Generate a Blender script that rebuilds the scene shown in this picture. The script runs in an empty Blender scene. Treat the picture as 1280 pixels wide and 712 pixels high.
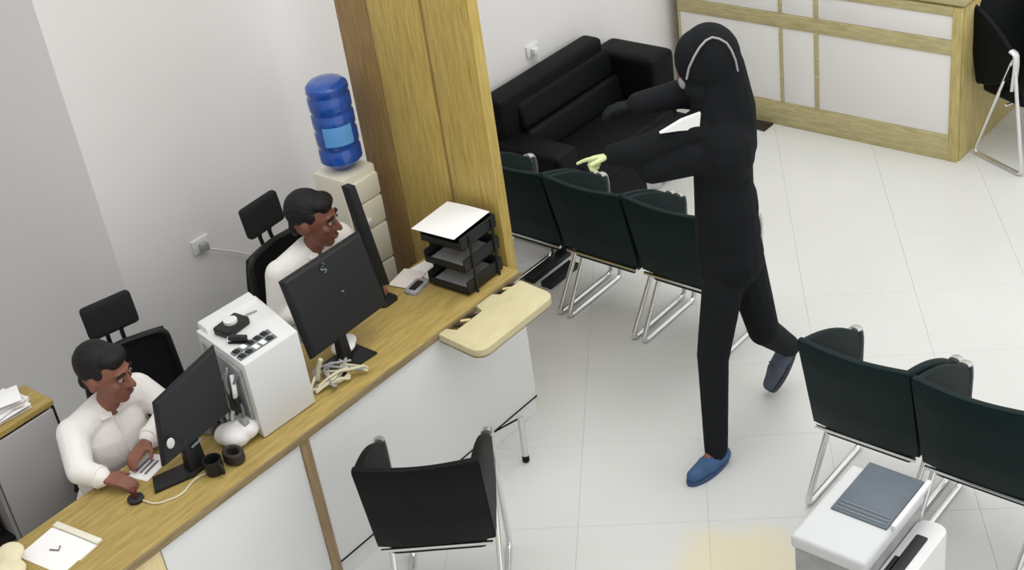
import bpy, bmesh, math, random
from mathutils import Vector, Matrix
random.seed(7)
scene = bpy.context.scene
COL = scene.collection
PI = math.pi

# ------------------------------------------------------------------ camera
CAM_LOC = (3.37, -2.27, 3.67)
YAW, PITCH, ROLL = math.radians(44.25), math.radians(31.79), math.radians(8.76)
def camera():
    ca, sa, cb, sb = math.cos(YAW), math.sin(YAW), math.cos(PITCH), math.sin(PITCH)
    fwd = Vector((-sa*cb, ca*cb, -sb)); right = Vector((ca, sa, 0)); down = fwd.cross(right)
    r2 = right*math.cos(ROLL) + down*math.sin(ROLL)
    d2 = down*math.cos(ROLL) - right*math.sin(ROLL)
    m = Matrix((r2, -d2, -fwd)).transposed().to_4x4(); m.translation = Vector(CAM_LOC)
    cd = bpy.data.cameras.new('security_camera'); co = bpy.data.objects.new('security_camera', cd)
    COL.objects.link(co); co.matrix_world = m
    cd.sensor_width = 36.0; cd.lens = 1755.0/1280.0*36.0; cd.clip_start = 0.05
    scene.camera = co
camera()

# ------------------------------------------------------------------ light
W = bpy.data.worlds.new('soft_daylight'); scene.world = W; W.use_nodes = True
W.node_tree.nodes['Background'].inputs[0].default_value = (0.99, 1.0, 0.995, 1)
W.node_tree.nodes['Background'].inputs[1].default_value = 1.2
def area(name, loc, size, power, col=(1, 0.995, 0.975), rot=(0, 0, 0)):
    l = bpy.data.lights.new(name, 'AREA'); l.shape = 'RECTANGLE'; l.size = size[0]; l.size_y = size[1]
    l.energy = power; l.color = col
    o = bpy.data.objects.new(name, l); COL.objects.link(o); o.location = loc; o.rotation_euler = rot
area('ceiling_lamp', (1.0, 0.9, 4.4), (2.4, 2.4), 46)
area('ceiling_lamp', (0.9, 3.6, 4.4), (2.0, 2.0), 44)
area('ceiling_lamp', (1.6, -1.0, 4.4), (1.6, 1.6), 6)
vs = scene.view_settings
vs.view_transform = 'Standard'; vs.look = 'None'; vs.gamma = 1.0; vs.use_curve_mapping = False
vs.exposure = 0.0

# ------------------------------------------------------------------ materials
def lin(c):
    return tuple((x/255/12.92 if x/255 <= 0.04045 else ((x/255+0.055)/1.055)**2.4) for x in c)
def mat(name, rgb, rough=0.5, metal=0.0, spec=0.5, var=0.0, scale=8.0, bump=0.0, bscale=60.0, coat=0.0, trans=0.0):
    m = bpy.data.materials.new(name); m.use_nodes = True; nt = m.node_tree; b = nt.nodes['Principled BSDF']
    c = lin(rgb)
    b.inputs['Base Color'].default_value = (*c, 1); b.inputs['Roughness'].default_value = rough
    b.inputs['Metallic'].default_value = metal; b.inputs['Specular IOR Level'].default_value = spec
    b.inputs['Coat Weight'].default_value = coat; b.inputs['Transmission Weight'].default_value = trans
    tc = nt.nodes.new('ShaderNodeTexCoord')
    if var > 0:
        n = nt.nodes.new('ShaderNodeTexNoise'); n.inputs['Scale'].default_value = scale; n.inputs['Detail'].default_value = 4
        r = nt.nodes.new('ShaderNodeValToRGB')
        r.color_ramp.elements[0].position = 0.3; r.color_ramp.elements[1].position = 0.7
        r.color_ramp.elements[0].color = (*[x*(1-var) for x in c], 1)
        r.color_ramp.elements[1].color = (*[min(1, x*(1+var)) for x in c], 1)
        nt.links.new(tc.outputs['Object'], n.inputs['Vector']); nt.links.new(n.outputs['Fac'], r.inputs['Fac'])
        nt.links.new(r.outputs['Color'], b.inputs['Base Color'])
    if bump > 0:
        n2 = nt.nodes.new('ShaderNodeTexNoise'); n2.inputs['Scale'].default_value = bscale
        bp = nt.nodes.new('ShaderNodeBump'); bp.inputs['Strength'].default_value = bump; bp.inputs['Distance'].default_value = 0.01
        nt.links.new(tc.outputs['Object'], n2.inputs['Vector']); nt.links.new(n2.outputs['Fac'], bp.inputs['Height'])
        nt.links.new(bp.outputs['Normal'], b.inputs['Normal'])
    return m
def wood(name, rgb, dark, stretch, rough=0.45, scale=9.0):
    m = bpy.data.materials.new(name); m.use_nodes = True; nt = m.node_tree; b = nt.nodes['Principled BSDF']
    tc = nt.nodes.new('ShaderNodeTexCoord'); mp = nt.nodes.new('ShaderNodeMapping')
    mp.inputs['Scale'].default_value = stretch
    n = nt.nodes.new('ShaderNodeTexNoise'); n.inputs['Scale'].default_value = scale; n.inputs['Detail'].default_value = 6
    n.inputs['Distortion'].default_value = 0.6
    r = nt.nodes.new('ShaderNodeValToRGB'); e = r.color_ramp.elements
    e[0].position = 0.28; e[1].position = 0.66
    e[0].color = (*lin(dark), 1); e[1].color = (*lin(rgb), 1)
    nt.links.new(tc.outputs['Object'], mp.inputs['Vector']); nt.links.new(mp.outputs['Vector'], n.inputs['Vector'])
    nt.links.new(n.outputs['Fac'], r.inputs['Fac']); nt.links.new(r.outputs['Color'], b.inputs['Base Color'])
    b.inputs['Roughness'].default_value = rough; b.inputs['Specular IOR Level'].default_value = 0.35
    return m
M = {}
M['wall'] = mat('wall_paint', (219, 217, 216), 0.85, spec=0.2, var=0.015, scale=1.5, bump=0.05, bscale=150)
M['laminate'] = mat('white_laminate', (224, 225, 223), 0.4, spec=0.4, var=0.01, scale=3)
M['panel'] = mat('grey_white_panel', (226, 225, 222), 0.45, spec=0.4, var=0.01, scale=3)
M['desk_wood'] = wood('desk_wood', (176, 154, 92), (148, 126, 68), (9, 0.9, 9))
M['edge_wood'] = wood('desk_edge_wood', (150, 132, 96), (124, 106, 74), (9, 0.9, 9))
M['strip_wood'] = wood('strip_wood', (160, 136, 104), (132, 110, 82), (9, 9, 0.9))
M['pale_wood'] = wood('pale_wood', (228, 208, 160), (214, 192, 142), (9, 9, 0.9))
M['tray_wood'] = wood('shelf_wood', (206, 196, 158), (196, 186, 144), (2, 1, 2))
M['part_wood'] = wood('partition_wood', (196, 172, 98), (166, 140, 70), (14, 14, 0.8), 0.4)
M['part_dark'] = wood('partition_dark_wood', (160, 130, 82), (126, 100, 62), (14, 14, 0.8), 0.4)
M['count_wood'] = wood('counter_wood', (190, 180, 136), (164, 152, 110), (1.2, 9, 9), 0.45)
M['count_wood_v'] = wood('counter_wood_upright', (196, 180, 122), (168, 150, 94), (10, 10, 1.0), 0.45)
M['leather'] = mat('black_leather', (9, 12, 12), 0.55, spec=0.13, bump=0.12, bscale=220)
M['leather_g'] = mat('green_black_leather', (8, 29, 29), 0.55, spec=0.15, bump=0.1, bscale=220)
M['chrome'] = mat('chrome', (226, 226, 226), 0.16, metal=1.0)
M['steel'] = mat('brushed_chrome', (215, 215, 214), 0.3, metal=0.85)
M['black'] = mat('black_plastic', (24, 25, 26), 0.45, spec=0.4, bump=0.04, bscale=300)
M['mesh'] = mat('black_chair_mesh', (34, 34, 36), 0.8, spec=0.2, bump=0.5, bscale=400)
M['screenback'] = mat('monitor_shell', (24, 25, 28), 0.5, spec=0.35, bump=0.03, bscale=300)
M['glass'] = mat('dark_screen', (12, 13, 15), 0.12, spec=0.5)
M['rubber'] = mat('black_rubber', (18, 18, 18), 0.8, spec=0.2)
M['white_pl'] = mat('white_plastic', (214, 214, 213), 0.4, spec=0.4)
M['grey_pl'] = mat('grey_plastic', (150, 150, 150), 0.5, spec=0.4, var=0.15, scale=20)
M['mid_grey'] = mat('mid_grey_plastic', (104, 112, 116), 0.5, spec=0.4, var=0.05, scale=12)
M['slate'] = mat('slate_panel', (84, 94, 104), 0.45, spec=0.4, var=0.1, scale=14)
M['paper'] = mat('white_paper', (240, 239, 238), 0.85, spec=0.2, bump=0.02, bscale=25)
M['paper2'] = mat('cream_paper', (226, 218, 214), 0.85, spec=0.2, bump=0.02, bscale=25)
M['ink'] = mat('grey_ink', (120, 112, 118), 0.9, spec=0.1)
M['cream'] = mat('cream_plastic', (226, 222, 204), 0.45, spec=0.4)
M['cream_cable'] = mat('cream_cable', (206, 200, 172), 0.5)
M['brass'] = mat('brown_metal', (112, 92, 52), 0.35, metal=0.6)
M['darkbrown'] = mat('dark_brown', (40, 30, 24), 0.6)
M['cloth_cream'] = mat('cream_cloth', (222, 212, 180), 0.95, spec=0.1, bump=0.4, bscale=30)
M['bag'] = mat('white_bag', (226, 224, 222), 0.5, spec=0.4, bump=0.5, bscale=18)
M['cab'] = mat('grey_cabinet', (176, 174, 175), 0.55, spec=0.35, var=0.02, scale=3)
M['cabdark'] = mat('dark_interior', (40, 36, 38), 0.8, spec=0.1)
M['blue'] = mat('blue_bottle_plastic', (28, 84, 176), 0.18, spec=0.5, var=0.25, scale=9, coat=0.3, trans=0.25)
M['bluelight'] = mat('light_blue_label', (96, 160, 220), 0.4, var=0.1, scale=10)
M['skin'] = mat('brown_skin', (134, 88, 72), 0.5, spec=0.35, var=0.1, scale=14)
M['skin2'] = mat('darker_brown_skin', (122, 78, 64), 0.5, spec=0.35, var=0.1, scale=14)
M['lid'] = mat('machine_lid', (196, 198, 198), 0.45, spec=0.3)
M['lip'] = mat('lip', (112, 62, 56), 0.5)
M['hair'] = mat('black_hair', (22, 20, 21), 0.6, spec=0.3, bump=0.6, bscale=120)
M['shirt'] = mat('white_shirt', (232, 228, 224), 0.9, spec=0.15, var=0.02, scale=6, bump=0.3, bscale=24)
M['trouser'] = mat('dark_trousers', (34, 34, 40), 0.9, spec=0.1)
M['coat'] = mat('black_garment', (26, 28, 30), 0.92, spec=0.12, bump=0.35, bscale=18)
M['pants'] = mat('black_trousers', (28, 30, 32), 0.92, spec=0.12, bump=0.35, bscale=18)
M['piping'] = mat('grey_piping', (150, 150, 152), 0.6)
M['mask'] = mat('pale_grey_mask', (150, 150, 154), 0.8)
M['glove'] = mat('pale_green_glove', (206, 212, 158), 0.6, var=0.08, scale=20)
M['shoe'] = mat('blue_shoe', (62, 90, 128), 0.7, spec=0.3, var=0.15, scale=30)
M['shoe2'] = mat('grey_blue_shoe', (78, 84, 98), 0.7, spec=0.3, var=0.12, scale=30)
M['sole'] = mat('shoe_sole', (54, 74, 112), 0.7)
M['sole2'] = mat('dark_sole', (56, 56, 64), 0.7)
M['eye'] = mat('eye_white', (150, 132, 124), 0.3)
M['iris'] = mat('dark_iris', (24, 18, 16), 0.2)
M['red'] = mat('dark_red_plastic', (88, 26, 24), 0.4)

def floor_material():
    m = bpy.data.materials.new('glossy_floor_tile'); m.use_nodes = True; nt = m.node_tree; b = nt.nodes['Principled BSDF']
    L = nt.links
    g = nt.nodes.new('ShaderNodeNewGeometry')
    n = nt.nodes.new('ShaderNodeTexNoise'); n.inputs['Scale'].default_value = 1.1; n.inputs['Detail'].default_value = 3
    L.new(g.outputs['Position'], n.inputs['Vector'])
    r = nt.nodes.new('ShaderNodeValToRGB'); e = r.color_ramp.elements
    e[0].position = .3; e[1].position = .7
    e[0].color = (*lin((205, 206, 202)), 1); e[1].color = (*lin((212, 212, 209)), 1)
    L.new(n.outputs['Fac'], r.inputs['Fac'])
    # a beige reflection painted into the tile colour by the office machine
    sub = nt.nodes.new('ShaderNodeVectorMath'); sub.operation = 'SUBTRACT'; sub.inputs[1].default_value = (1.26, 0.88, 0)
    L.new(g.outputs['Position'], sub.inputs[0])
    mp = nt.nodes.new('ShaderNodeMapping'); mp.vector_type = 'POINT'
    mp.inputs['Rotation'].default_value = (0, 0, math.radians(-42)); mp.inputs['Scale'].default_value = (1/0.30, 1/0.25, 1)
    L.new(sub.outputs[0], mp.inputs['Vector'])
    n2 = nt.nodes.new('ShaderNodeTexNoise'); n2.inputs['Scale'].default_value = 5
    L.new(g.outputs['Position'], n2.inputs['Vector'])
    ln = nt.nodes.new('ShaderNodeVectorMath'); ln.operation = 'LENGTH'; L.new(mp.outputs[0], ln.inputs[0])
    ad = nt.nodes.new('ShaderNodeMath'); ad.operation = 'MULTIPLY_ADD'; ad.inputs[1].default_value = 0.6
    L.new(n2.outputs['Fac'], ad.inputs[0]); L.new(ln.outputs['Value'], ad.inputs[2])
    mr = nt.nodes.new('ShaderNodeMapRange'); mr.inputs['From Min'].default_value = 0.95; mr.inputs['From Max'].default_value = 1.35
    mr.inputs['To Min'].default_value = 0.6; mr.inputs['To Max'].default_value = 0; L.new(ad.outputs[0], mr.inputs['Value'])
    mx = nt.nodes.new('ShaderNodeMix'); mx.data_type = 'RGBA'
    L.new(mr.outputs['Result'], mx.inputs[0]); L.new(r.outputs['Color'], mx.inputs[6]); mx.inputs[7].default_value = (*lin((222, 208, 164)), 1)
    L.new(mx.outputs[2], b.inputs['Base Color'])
    b.inputs['Roughness'].default_value = 0.28; b.inputs['Specular IOR Level'].default_value = 0.45
    return m
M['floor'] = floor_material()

# ------------------------------------------------------------------ mesh helpers
def solidify(bm, t):
    bm.normal_update(); bmesh.ops.solidify(bm, geom=bm.faces[:], thickness=t)
def V(*a): return Vector(a[0] if len(a) == 1 else a)
class MB:
    def __init__(s): s.bm = bmesh.new()
    def box(s, lo, hi, bev=0.0, mtx=None, seg=2):
        c = [(a+b)/2 for a, b in zip(lo, hi)]; d = [abs(b-a) for a, b in zip(lo, hi)]
        m = Matrix.Translation(c) @ Matrix.Diagonal((*d, 1))
        g = bmesh.ops.create_cube(s.bm, size=1.0, matrix=(mtx @ m) if mtx else m)
        if bev > 0:
            es = list({e for v in g['verts'] for e in v.link_edges})
            bmesh.ops.bevel(s.bm, geom=es, offset=bev, segments=seg, profile=0.6, affect='EDGES')
        return s
    def hexa(s, p, bev=0.0):       # p: 4 bottom then 4 top, both counter-clockwise
        v = [s.bm.verts.new(q) for q in p]
        fs = [(3,2,1,0),(4,5,6,7),(0,1,5,4),(1,2,6,5),(2,3,7,6),(3,0,4,7)]
        f = [s.bm.faces.new([v[i] for i in q]) for q in fs]
        if bev > 0:
            es = list({e for q in f for e in q.edges})
            bmesh.ops.bevel(s.bm, geom=es, offset=bev, segments=2, profile=0.6, affect='EDGES')
        return s
    def quad(s, p):
        s.bm.faces.new([s.bm.verts.new(q) for q in p]); return s
    def tube(s, pts, r, n=10, closed=False, caps=True, flat=1.0):
        pts = [V(p) for p in pts]; N = len(pts); rings = []
        up = None
        for i, p in enumerate(pts):
            if closed: t = (pts[(i+1) % N]-pts[i-1])
            else: t = pts[min(i+1, N-1)]-pts[max(i-1, 0)]
            t.normalize()
            if up is None: up = Vector((0, 0, 1)) if abs(t.z) < 0.9 else Vector((1, 0, 0))
            a = t.cross(up)
            if a.length < 1e-5: a = t.orthogonal()
            a.normalize(); b = a.cross(t).normalized(); up = b
            rr = r[i] if isinstance(r, (list, tuple)) else r
            rings.append([s.bm.verts.new(p + a*rr*math.cos(2*PI*k/n) + b*rr*flat*math.sin(2*PI*k/n)) for k in range(n)])
        for i in range(N if closed else N-1):
            A, B = rings[i], rings[(i+1) % N]
            for k in range(n): s.bm.faces.new((A[k], A[(k+1) % n], B[(k+1) % n], B[k]))
        if not closed and caps:
            s.bm.faces.new(rings[0][::-1]); s.bm.faces.new(rings[-1])
        return s
    def lathe(s, prof, c=(0, 0, 0), n=24):
        rings = []
        for r, z in prof:
            rings.append([s.bm.verts.new((c[0]+r*math.cos(2*PI*k/n), c[1]+r*math.sin(2*PI*k/n), c[2]+z)) for k in range(n)])
        for A, B in zip(rings, rings[1:]):
            for k in range(n): s.bm.faces.new((A[k], A[(k+1) % n], B[(k+1) % n], B[k]))
        s.bm.faces.new(rings[0][::-1]); s.bm.faces.new(rings[-1]); return s
    def prism(s, poly, z0, z1, bev=0.0):
        a = [s.bm.verts.new((x, y, z0)) for x, y in poly]; b = [s.bm.verts.new((x, y, z1)) for x, y in poly]; n = len(poly)
        f = [s.bm.faces.new(a[::-1]), s.bm.faces.new(b)]
        for k in range(n): f.append(s.bm.faces.new((a[k], a[(k+1) % n], b[(k+1) % n], b[k])))
        if bev > 0:
            es = list(f[0].edges)+list(f[1].edges)
            bmesh.ops.bevel(s.bm, geom=es, offset=bev, segments=2, profile=0.6, affect='EDGES')
        return s
    def ell(s, c, r, mtx=None, u=16, v=10):
        m = Matrix.Translation(c) @ (mtx.to_4x4() if mtx else Matrix()) @ Matrix.Diagonal((*r, 1))
        bmesh.ops.create_uvsphere(s.bm, u_segments=u, v_segments=v, radius=1.0, matrix=m); return s
    def cap(s, p0, p1, r0, r1=None, n=12):
        r1 = r0 if r1 is None else r1
        p0, p1 = V(p0), V(p1); d = (p1-p0)
        if d.length < 1e-6: d = Vector((0, 0, 1e-4))
        t = d.normalized(); pts = []; rs = []
        for k in range(4):
            a = PI/2*(1-k/4); pts.append(p0 - t*r0*math.sin(a)); rs.append(max(r0*math.cos(a), r0*0.02))
        pts += [p0, p1]; rs += [r0, r1]
        for k in range(1, 5):
            a = PI/2*k/4; pts.append(p1 + t*r1*math.sin(a)); rs.append(max(r1*math.cos(a), r1*0.02))
        return s.tube(pts, rs, n)
    def build(s, name, material, parent=None, smooth=True, loc=None):
        bmesh.ops.recalc_face_normals(s.bm, faces=s.bm.faces)
        me = bpy.data.meshes.new(name); s.bm.to_mesh(me); s.bm.free()
        return link(name, me, material, parent, smooth, loc)
def link(name, me, material, parent=None, smooth=True, loc=None):
    o = bpy.data.objects.new(name, me); COL.objects.link(o)
    if material: me.materials.clear(); me.materials.append(material)
    if parent: o.parent = parent
    if loc: o.location = loc
    if smooth and len(me.polygons):
        me.polygons.foreach_set('use_smooth', [True]*len(me.polygons))
        try: me.set_sharp_from_angle(angle=math.radians(38))
        except Exception: pass
    return o
def remesh(mb, name, material, parent, voxel=0.006, smooth=6):
    """one continuous skin over overlapping limbs"""
    bmesh.ops.recalc_face_normals(mb.bm, faces=mb.bm.faces)
    me = bpy.data.meshes.new(name); mb.bm.to_mesh(me); mb.bm.free()
    t = bpy.data.objects.new('work', me); COL.objects.link(t)
    r = t.modifiers.new('r', 'REMESH'); r.mode = 'VOXEL'; r.voxel_size = voxel
    if smooth:
        q = t.modifiers.new('s', 'SMOOTH'); q.iterations = smooth; q.factor = 0.5
    dg = bpy.context.evaluated_depsgraph_get()
    out = bpy.data.meshes.new_from_object(t.evaluated_get(dg))
    bpy.data.objects.remove(t); bpy.data.meshes.remove(me); out.name = name
    o = link(name, out, material, parent, False)
    out.polygons.foreach_set('use_smooth', [True]*len(out.polygons))
    return o
def rounded(pts, rad, n=5, closed=False):
    pts = [V(p) for p in pts]; N = len(pts); out = []
    for i, p in enumerate(pts):
        if not closed and i in (0, N-1): out.append(p); continue
        a = pts[i-1]; b = pts[(i+1) % N]
        ra = min(rad, (a-p).length*0.45, (b-p).length*0.45)
        q0 = p+(a-p).normalized()*ra; q1 = p+(b-p).normalized()*ra
        for k in range(n+1):
            t = k/n; out.append(q0*(1-t)**2 + p*2*t*(1-t) + q1*t*t)
    return out
def rrect(x0, y0, x1, y1, r, n=5, corners=(1, 1, 1, 1)):
    out = []
    for (cx, cy, a0, on) in ((x1-r, y1-r, 0, corners[0]), (x0+r, y1-r, 90, corners[1]), (x0+r, y0+r, 180, corners[2]), (x1-r, y0+r, 270, corners[3])):
        if on:
            for k in range(n+1):
                a = math.radians(a0+90*k/n); out.append((cx+r*math.cos(a), cy+r*math.sin(a)))
        else:
            a = math.radians(a0+45); out.append((cx+r*(1 if math.cos(a) > 0 else -1), cy+r*(1 if math.sin(a) > 0 else -1)))
    return out
def tag(o, label, cat, group=None, kind=None):
    if label: o['label'] = label
    if cat: o['category'] = cat
    if group: o['group'] = group
    if kind: o['kind'] = kind
    return o
def thing(name, label, cat, loc=(0, 0, 0), rz=0.0, group=None):
    o = bpy.data.objects.new(name, None); COL.objects.link(o); o.empty_display_size = 0.05
    o.location = loc; o.rotation_euler = (0, 0, rz)
    return tag(o, label, cat, group)
def structure(o, label, cat='wall'):
    o['kind'] = 'structure'; o['label'] = label; o['category'] = cat; return o
def copy_thing(root, loc, rz, label, group=None):
    def rec(o, par):
        c = o.copy(); COL.objects.link(c); c.parent = par
        for ch in list(o.children): rec(ch, c)
        return c
    r = rec(root, None); r.location = loc; r.rotation_euler = (0, 0, rz); r['label'] = label
    if group: r['group'] = group
    elif 'group' in r: del r['group']
    return r
class Local:
    """parts modelled in place, parented to a root standing at the thing's base"""
    def __init__(s, root): s.root = root
def place(o, root):
    o.location = V(o.location) - V(root.location); return o

# ------------------------------------------------------------------ room shell
XW = -1.2
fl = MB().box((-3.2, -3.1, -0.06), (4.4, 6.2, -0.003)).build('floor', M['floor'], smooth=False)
structure(fl, 'pale glossy tiled floor of the office', 'floor')
def floor_tiles():
    p = 0.50; th = math.radians(-55); ca, sa = math.cos(th), math.sin(th)
    bm = MB().box((-p/2+.0004, -p/2+.0004, -0.010), (p/2-.0004, p/2-.0004, 0.0), 0.0006, seg=1)
    proto = None; n = 0
    for i in range(-14, 15):
        for j in range(-14, 15):
            # grid runs aslant to the walls
            x = -0.279 + 0.15 + ca*(i*p) - sa*((j+.5)*p); y = 1.747 + 0.02 + sa*(i*p) + ca*((j+.5)*p)
            if not (-1.15 < x < 2.5 and -0.9 < y < 5.4): continue
            if x + y < -0.9: continue
            if proto is None:
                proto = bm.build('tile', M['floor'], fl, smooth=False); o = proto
            else:
                o = proto.copy(); COL.objects.link(o)
            o.location = (x, y, 0); o.rotation_euler = (0, 0, th); n += 1
floor_tiles()
structure(MB().box((XW-0.1, 0.20, 0), (XW, 6.0, 4.4)).build('wall_back', M['wall'], smooth=False), 'white painted wall behind the clerks and the sofa')
structure(MB().prism([(XW, .2), (XW-.1, .3), (-3.2, -.28), (-3.2, -.4)], 0, 4.4).build('wall_left', M['wall'], smooth=False), 'shaded white wall at the left beyond the corner')
structure(MB().box((XW, 6.0, 0), (3.4, 6.1, 4.4)).build('wall_far', M['wall'], smooth=False), 'white wall behind the far counter')

structure(MB().box((-3.2, -3.1, 0), (4.4, -3.0, 4.4)).build('wall_near_blocker', M['wall'], smooth=False), 'unseen white wall added behind the camera to block light')  # unseen wall, added to keep world light off the left wall

structure(MB().box((-3.3, -3.1, 0), (-3.2, -.2, 4.4)).build('wall_side_blocker', M['wall'], smooth=False), 'unseen white wall added far to the left to block light')  # added out of frame to cut low light from the far left

# wood partition at the end of the desk
YP = 1.25
pt = MB().box((-0.80, YP+0.006, 0), (-0.075, YP+0.05, 3.6)).build('wall_partition', M['part_dark'], smooth=False)
structure(pt, 'wooden partition beside the desk end and tray stack', 'partition')
for (a, b, mm, pr) in ((-0.81, -0.625, 'part_dark', 0.004), (-0.613, -0.325, 'part_wood', 0.0), (-0.309, -0.067, 'part_wood', 0.0)):
    MB().box((a, YP+pr, 0), (b, YP+0.056, 3.6), 0.005).build('board', M[mm], pt)

# ------------------------------------------------------------------ far counter
def far_counter():
    Y = 4.044
    t = thing('back_counter', 'wide wood-framed white panelled counter at the back of the room', 'counter', (-0.26, Y, 0))
    def add(o): return place(o, t)
    add(MB().box((-1.12, Y+.012, 0), (.596, Y+.85, .90)).build('carcass', M['count_wood_v'], t, False))
    rails = [((-1.12, 0.0, 'count_wood'), (.56, .148)), ((-1.12, .60, 'count_wood'), (.56, .682)), ((-1.12, .812, 'count_wood'), (.56, .862))]
    for (x0, z0, mm), (x1, z1) in rails:
        add(MB().box((x0, Y-.004, z0), (x1, Y+.02, z1), .003).build('rail', M[mm], t))
    add(MB().box((.548, Y-.006, 0), (.60, Y+.02, .862), .003).build('corner_post', M['count_wood_v'], t))
    for z0, z1 in ((.148, .60), (.682, .812)):
        for x0, x1 in ((-.452, -.434), (-.236, -.212), (-1.12, -1.108)):
            add(MB().box((x0, Y-.004, z0), (x1, Y+.02, z1), .002).build('stile', M['count_wood'], t))
        for x0, x1 in ((-1.108, -.452), (-.434, -.236), (-.212, .548)):
            add(MB().box((x0+.001, Y+.001, z0+.001), (x1-.001, Y+.02, z1-.001), .004).build('panel', M['panel'], t))
    add(MB().box((.592, Y+.02, 0), (.606, Y+.85, .862), .003).build('end_panel', M['count_wood_v'], t))
    add(MB().box((-1.14, Y-.012, .876), (.615, Y+.87, .915), .006).build('worktop', M['count_wood'], t))
far_counter()
tag(MB().prism([(-.66, 3.955), (-.50, 3.93), (-.50, 4.03), (-.66, 4.03)], 0, .012, .004).build('dark_slab', M['darkbrown']),
    'small flat dark brown slab at the foot of the back counter', 'mat')  # thin dark brown slab lying flat on the floor

# ------------------------------------------------------------------ reception desk
ZD = 0.72
def reception_desk():
    t = thing('reception_desk', 'long wood-topped reception desk with white front panels', 'desk', (-.2, 0, 0))
    def add(o): return place(o, t)
    add(MB().box((-.425, -1.5, ZD-.028), (.006, 1.238, ZD), .004).build('worktop', M['desk_wood'], t))
    add(MB().box((.004, -1.5, ZD-.030), (.013, 1.238, ZD-.001), .003).build('edge_band', M['edge_wood'], t))
    add(MB().box((-.012, .046, .088), (.0, 1.236, ZD-.03), .002).build('front_panel', M['laminate'], t))
    add(MB().box((-.012, -.62, .088), (.0, .002, ZD-.03), .002).build('front_panel', M['laminate'], t))
    o = add(MB().box((-.012, -1.48, .088), (.002, -.625, ZD-.03), .002).build('front_panel', M['pale_wood'], t)); o['label'] = 'pale wood panel at the left end'
    add(MB().box((-.012, .003, 0), (.006, .045, ZD-.03), .002).build('upright_strip', M['strip_wood'], t))
    add(MB().box((-.024, -1.48, 0), (-.012, 1.236, .09)).build('plinth', M['laminate'], t))
    add(MB().box((-.013, .046, .084), (.003, 1.236, .090)).build('plinth_seam', M['rubber'], t))
    for y in (-1.49, 1.222):
        add(MB().box((-.40, y, 0), (-.03, y+.016, ZD-.03), .002).build('end_panel', M['laminate'], t))
    # side shelf hung on the front near the partition, two notches at its root
    poly = [(.014, .735), (.14, .72)] + rrect(.0, .72, .245, 1.17, .05, 5, (1, 0, 0, 1))[-6:]
    poly = [(.014, .735)] + [(.195+.05*math.cos(a), .77+.05*math.sin(a)) for a in [math.radians(-90+18*k) for k in range(6)]] \
        + [(.195+.05*math.cos(a), 1.125+.05*math.sin(a)) for a in [math.radians(18*k) for k in range(6)]] \
        + [(.05, 1.19), (.05, 1.065), (.014, 1.055), (.014, .955), (.062, .945), (.062, .79), (.014, .78)]
    sh = add(MB().prism(poly, ZD-.034, ZD-.004, .003).build('side_shelf', M['tray_wood'], t))
    MB().prism([(x*0.985+.002, y) for x, y in poly], ZD-.040, ZD-.0342).build('shelf_underside', M['edge_wood'], sh)
    for y0, y1 in ((.80, .93), (1.075, 1.17)):
        h = MB(); h.box((.016, y0, ZD-.036), (.058, y1, ZD-.014), .003)
        hg = h.build('hinge', M['brass'], sh)
        for k in range(3):
            yy = y0+(y1-y0)*(.2+.3*k)
            MB().tube([(.022, yy-.012, ZD-.012), (.052, yy+.012, ZD-.010)], .006, 8).build('hinge_knuckle', M['pale_wood'] if k % 2 else M['black'], hg)
    for ch in sh.children: ch.location = (0, 0, 0)
reception_desk()

def foot_post():
    t = thing('foot_post', 'short chrome post with a black rubber foot beside the desk front', 'post', (.165, .945, 0))
    MB().tube([(.0, 0, .012), (-.012, .018, .215)], .013, 12).build('post', M['steel'], t)
    MB().cap((0, 0, .012), (0, 0, .022), .0155).build('rubber_foot', M['rubber'], t)
    MB().tube([(-.012, .018, .212), (-.16, -.04, .100)], .004, 8).build('bracket', M['rubber'], t)
foot_post()

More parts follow.
